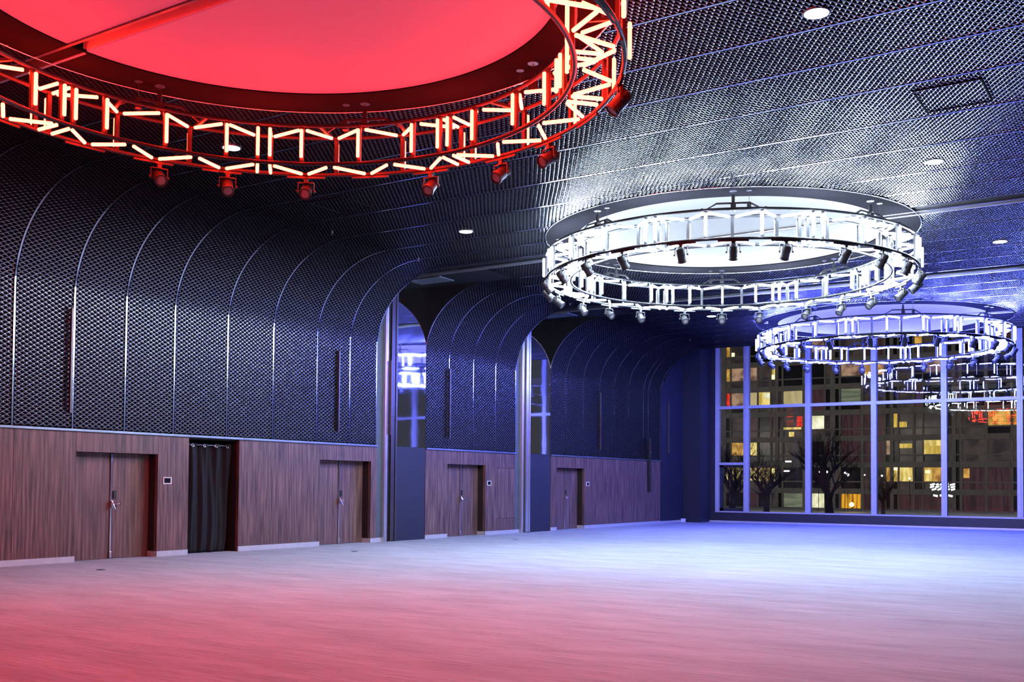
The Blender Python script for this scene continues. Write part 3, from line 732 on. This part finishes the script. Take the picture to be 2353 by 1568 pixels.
LIT = {  # (column, floor): upper pane material
 (2, 5): 'amber', (3, 5): 'dim', (2, 4): 'amber', (3, 4): 'pink', (4, 4): 'pink', (5, 4): 'dim', (6, 4): 'yellow', (2, 3): 'red', (3, 3): 'pink', (4, 3): 'cream', (5, 3): 'yellow', (6, 3): 'dim', (7, 3): 'dim', (8, 3): 'cream',
 (8, 2): 'dim', (2, 1): 'dark', (3, 1): 'amber', (4, 1): 'yellow', (2, 1.5): 'dim', (8, 5): 'dim', (9, 5): 'pink', (12, 5): 'dim', (12, 4): 'pink', (12, 3): 'green', (9, 2): 'white', (10, 2): 'dim', (12, 2): 'maroon', (13, 2): 'maroon', (12, 1): 'maroon', (13, 1): 'maroon',
 (13, 4): 'amber', (18, 4): 'pink', (18, 5): 'dim', (17, 5): 'amber', (15, 2): 'amber', (16, 2): 'dim', (22, 2): 'amber', (23, 2): 'orange', (21, 2): 'dim', (16, 1): 'dim', (18, 1): 'yellow', (19, 1): 'dim', (17, 1): 'dim', (14, 1): 'pink', (22, 1): 'dim', (21, 1): 'dim',
 (21, 0): 'maroon', (22, 0): 'maroon', (3, 0): 'dark', (8, 0): 'green', (9, 0): 'white', (10, 0): 'yellow', (12, 0): 'orange', (13, 0): 'maroon', (18, 0): 'maroon', (16, 0): 'maroon',
}
LIT1 = {(3, 1): 'yellow', (4, 1): 'yellow', (5, 1): 'yellow', (6, 1): 'yellow', (2, 1): 'yellow', (15, 1): 'yellow', (16, 1): 'yellow', (14, 1): 'amber', (18, 1): 'amber', (21, 1): 'maroon', (22, 1): 'maroon'}
rw = random.Random(11)
for i, c in enumerate(CY_):
    wide = c[1] - c[0] > 1.0
    for k, zt in enumerate(tops):
        # floors are counted from the ground: 0 is the row at street level, 1 the next
        key = None
        if k == 0: key = LIT.get((i, 0))
        elif k == 1: key = LIT1.get((i, 1))
        elif k == 2: key = LIT.get((i, 1)) if i not in (2,) else 'dark'
        elif k == 3: key = LIT.get((i, 2))
        elif k == 4: key = LIT.get((i, 3))
        elif k == 5: key = LIT.get((i, 4))
        elif k == 6: key = LIT.get((i, 5))
        if key is None: key = rw.choice(['dark', 'dark', 'dark', 'dim', 'maroon'])
        x = XF + 0.24
        w = MB().box(x, x + 0.03, c[0], c[1], (zt - 1.49 if k else -0.85), zt).build('window' if wide else 'narrow_window', WM[key], bld); w.matrix_parent_inverse = L
        if k:
            key2 = key if (key in ('maroon', 'dark', 'dim')) else rw.choice(['dim', 'dark', 'dim'])
            w2 = MB().box(x, x + 0.03, c[0], c[1], zt - 2.315, zt - 1.64).build('lower_pane', WM[key2], w)
# half-drawn blinds, shelves and lamps seen in the windows
def room_patch(name, x0, x1, y0, y1, m, dx=-0.05):
    a, b = px(x0, y0, X=XF + 0.2), px(x1, y1, X=XF + 0.2)
    o = MB().box(XF + 0.2 + dx, XF + 0.22 + dx, b.y, a.y, b.z, a.z).build(name, m, bld); o.matrix_parent_inverse = L
LAMP = mat('room_lamp', (0.8, 0.7, 0.5), 0.5, emis=(1.0, 0.72, 0.25), estr=3.5)
BLIND = lit_window('yellow_blind', (0.50, 0.33, 0.03), (0.75, 0.52, 0.08), (1, 4, 0.4))
for q in ((1756, 1770, 904, 917), (1800, 1843, 902, 925)): room_patch('blind', *q, WM['cream'] if q[0] > 1780 else WM['white'])
for q in ((1801, 1842, 983, 990), (1813, 1825, 993, 1005)): room_patch('blind', *q, WM['yellow'])
room_patch('blind', 2066, 2084, 970, 984, BLIND); room_patch('blind', 2053, 2061, 954, 984, BLIND)
room_patch('blind', 2127, 2163, 1025, 1044, BLIND); room_patch('blind', 2066, 2096, 1020, 1030, BLIND)
room_patch('blind', 2126, 2142, 1077, 1106, WM['yellow']); room_patch('blind', 2214, 2228, 1077, 1099, WM['amber'])
room_patch('red_lantern', 1831, 1849, 957, 981, WM['red']); room_patch('table_lamp', 1679, 1688, 812, 822, LAMP)
room_patch('table_lamp', 1774, 1780, 862, 874, LAMP); room_patch('table_lamp', 2126, 2138, 1081, 1088, LAMP); room_patch('table_lamp', 2054, 2063, 1074, 1081, LAMP)
room_patch('table_lamp', 1772, 1780, 1078, 1091, LAMP)

# trees
def tree(name, base, height, spread, label, seed, levels=5):
    r = random.Random(seed); t = empty(name, base, label, 'tree')
    tr, br = MB(), MB()
    def grow(p, d, length, rad0, lev):
        n = 4; pts = [p]; dd = d.copy()
        for i in range(n):
            dd = (dd + Vector((r.uniform(-1, 1), r.uniform(-1, 1), r.uniform(-0.1, 0.5))) * 0.10).normalized(); pts.append(pts[-1] + dd * length / n)
        rs = [rad0 * (1 - 0.45 * i / n) for i in range(n + 1)]
        (tr if lev == 0 else br).tube(pts, rs, 7 if lev < 2 else 4, cap=False)
        if lev >= levels: return
        nb = 7 if lev == 0 else r.choice((3, 4))
        for b in range(nb):
            u = r.uniform(0.55, 1.0) if lev == 0 else r.uniform(0.3, 1.0); q = pts[min(n, max(1, int(round(u * n))))]
            a = r.uniform(0, 2 * PI) if lev else 2 * PI * b / nb + r.uniform(-0.3, 0.3)
            nd = (dd * r.uniform(0.7, 1.1) + Vector((cos(a), sin(a), 0.35)) * spread).normalized()
            grow(q, nd, length * r.uniform(0.62, 0.85), max(rad0 * 0.44, 0.006), lev + 1)
    grow(Vector((0, 0, 0)), Vector((0, 0, 1)), height * 0.30, height * 0.042, 0)
    tr.build('trunk', M['bark'], t, smooth=True); br.build('branches', M['bark'], t, smooth=True)
    return t
def at(x, X): p = px(x, 1180, X=X); return (X, p.y, -0.8)
tree('bare_tree', at(1906, 75), 8.4, 0.66, 'large bare tree outside the third window bay', 3)
tree('bare_tree', at(1762, 78), 6.6, 0.80, 'bare tree outside the second window bay', 5)
tree('bare_tree', at(1685, 66), 6.8, 0.55, 'bare tree outside the narrow window bay', 8)
tree('bare_tree', at(2030, 84), 5.0, 0.95, 'low spreading bare tree outside the fourth window bay', 12, 4)

# lamps outside
def globe(x, y, X, r, m, lab, name='globe_lamp', group=None):
    p = px(x, y, X=X); o = empty(name, (p.x, p.y, -0.8), lab, 'street lamp', group)
    MB().tube([(0, 0, 0), (0, 0, p.z + 0.8 - r * 0.8)], 0.03, 6).build('lamp_post', M['black'], o)
    MB().lathe([(r * sin(t), -r * cos(t) + p.z + 0.8) for t in np.linspace(0.15, PI - 0.15, 9)], 14).build('globe', m, o, smooth=True)
WG = mat('white_globe', (0.8, 0.8, 0.8), 0.4, emis=(0.85, 1.0, 1.0), estr=4); YG = mat('sodium_globe', (0.8, 0.6, 0.3), 0.4, emis=(1.0, 0.62, 0.10), estr=40)
globe(1957, 1160, 100, 0.20, YG, 'bright yellow lamp low beside the large bare tree', 'garden_lamp')
for i, (x, y, r) in enumerate(((1881, 1086, .12), (1899.7, 1085, .11), (1941.5, 1087, .09), (1948, 1091, .15), (1987, 1092, .07), (2026.5, 1094, .10), (2090, 1100, .10))):
    globe(x, y, 100 + i * 0.8, r, WG, 'small white globe lamp outside, %s from the left of its row' % ORD[i], group='white globe lamps in a row outside')
for i, (x, y, lab) in enumerate(((1812, 1062, 'arm street lamp, upper of two outside the second window bay'), (1808, 1084, 'arm street lamp, lower of two outside the second window bay'))):
    p = px(x, y, X=98 + i * 3); o = empty('street_lamp', (p.x, p.y + 2.2, -0.8), lab, 'street lamp')
    MB().tube([(0, 0, 0), (0, 0, p.z + 0.85), (0, -1.9, p.z + 0.9)], 0.035, 6).build('lamp_post', M['black'], o)
    MB().box(-0.12, 0.12, -2.45, -1.9, p.z + 0.77, p.z + 0.91).build('lamp_head', WG, o, bevel=0.04)
p = px(2168, 1128, X=100); o = empty('glowing_strips', (p.x, p.y, -0.8), 'white glowing strips in front of the apartment block', 'sign')  # rows of white emissive strips on a thin post
MB().box(0.06, 0.10, -0.04, 0.04, 0, p.z + 1.3).box(0.06, 0.08, -1.0, 1.0, p.z + 0.57, p.z + 0.60).build('strip_post', M['black'], o)
rs = random.Random(2); mb = MB()
for row in (0.55, 0.33, 0.11):
    y = -0.95
    while y < 0.9:
        w = rs.uniform(0.18, 0.42); mb.bar((0.04, y, p.z + 0.8 + row + 0.05), (0.04, y + w, p.z + 0.8 + row - 0.05), 0.03, 0.14, up=(0, 0, 1)); y += w + 0.12
for y in (-0.75, -0.05, 0.5): mb.bar((0.04, y, p.z + 0.8 - 0.5), (0.04, y + 0.36, p.z + 0.8 - 0.42), 0.03, 0.16)
mb.build('lit_strips', WG, o)

# ------------------------------------------------------------------ light
wd = bpy.data.worlds.new('night'); sc.world = wd; wd.use_nodes = True
bg = wd.node_tree.nodes['Background']; bg.inputs['Color'].default_value = (0.95, 1.0, 1.15, 1); bg.inputs['Strength'].default_value = 0.045
def lamp(name, kind, loc, energy, color, **kw):
    l = bpy.data.lights.new(name, kind); l.energy = energy; l.color = color
    for k, v in kw.items(): setattr(l, k, v)
    o = bpy.data.objects.new(name, l); COL.objects.link(o); o.location = loc; return o
for x, y in DL:
    lamp('downlight_beam', 'SPOT', (x, y, ZC - 0.075), 650, (0.86, 0.97, 1.08), spot_size=rad(125), spot_blend=1.0, shadow_soft_size=0.12)
for i, y in enumerate((12, 30, 50)):
    lamp('facade_fill', 'POINT', (92, y, 7.5), 1500, (1.0, 0.92, 0.78), shadow_soft_size=0.4)  # added fill lights that brighten the facade, no fixture belongs to them

vs = sc.view_settings
sc.display_settings.display_device = 'sRGB'
vs.view_transform = 'Standard'; vs.look = 'None'; vs.exposure = 0.0; vs.gamma = 1.0; vs.use_curve_mapping = False
cy = sc.cycles
cy.max_bounces = 8; cy.diffuse_bounces = 3; cy.glossy_bounces = 4; cy.transparent_max_bounces = 12
cy.caustics_reflective = False; cy.caustics_refractive = False
cy.sample_clamp_indirect = 6.0
cy.use_denoising = True
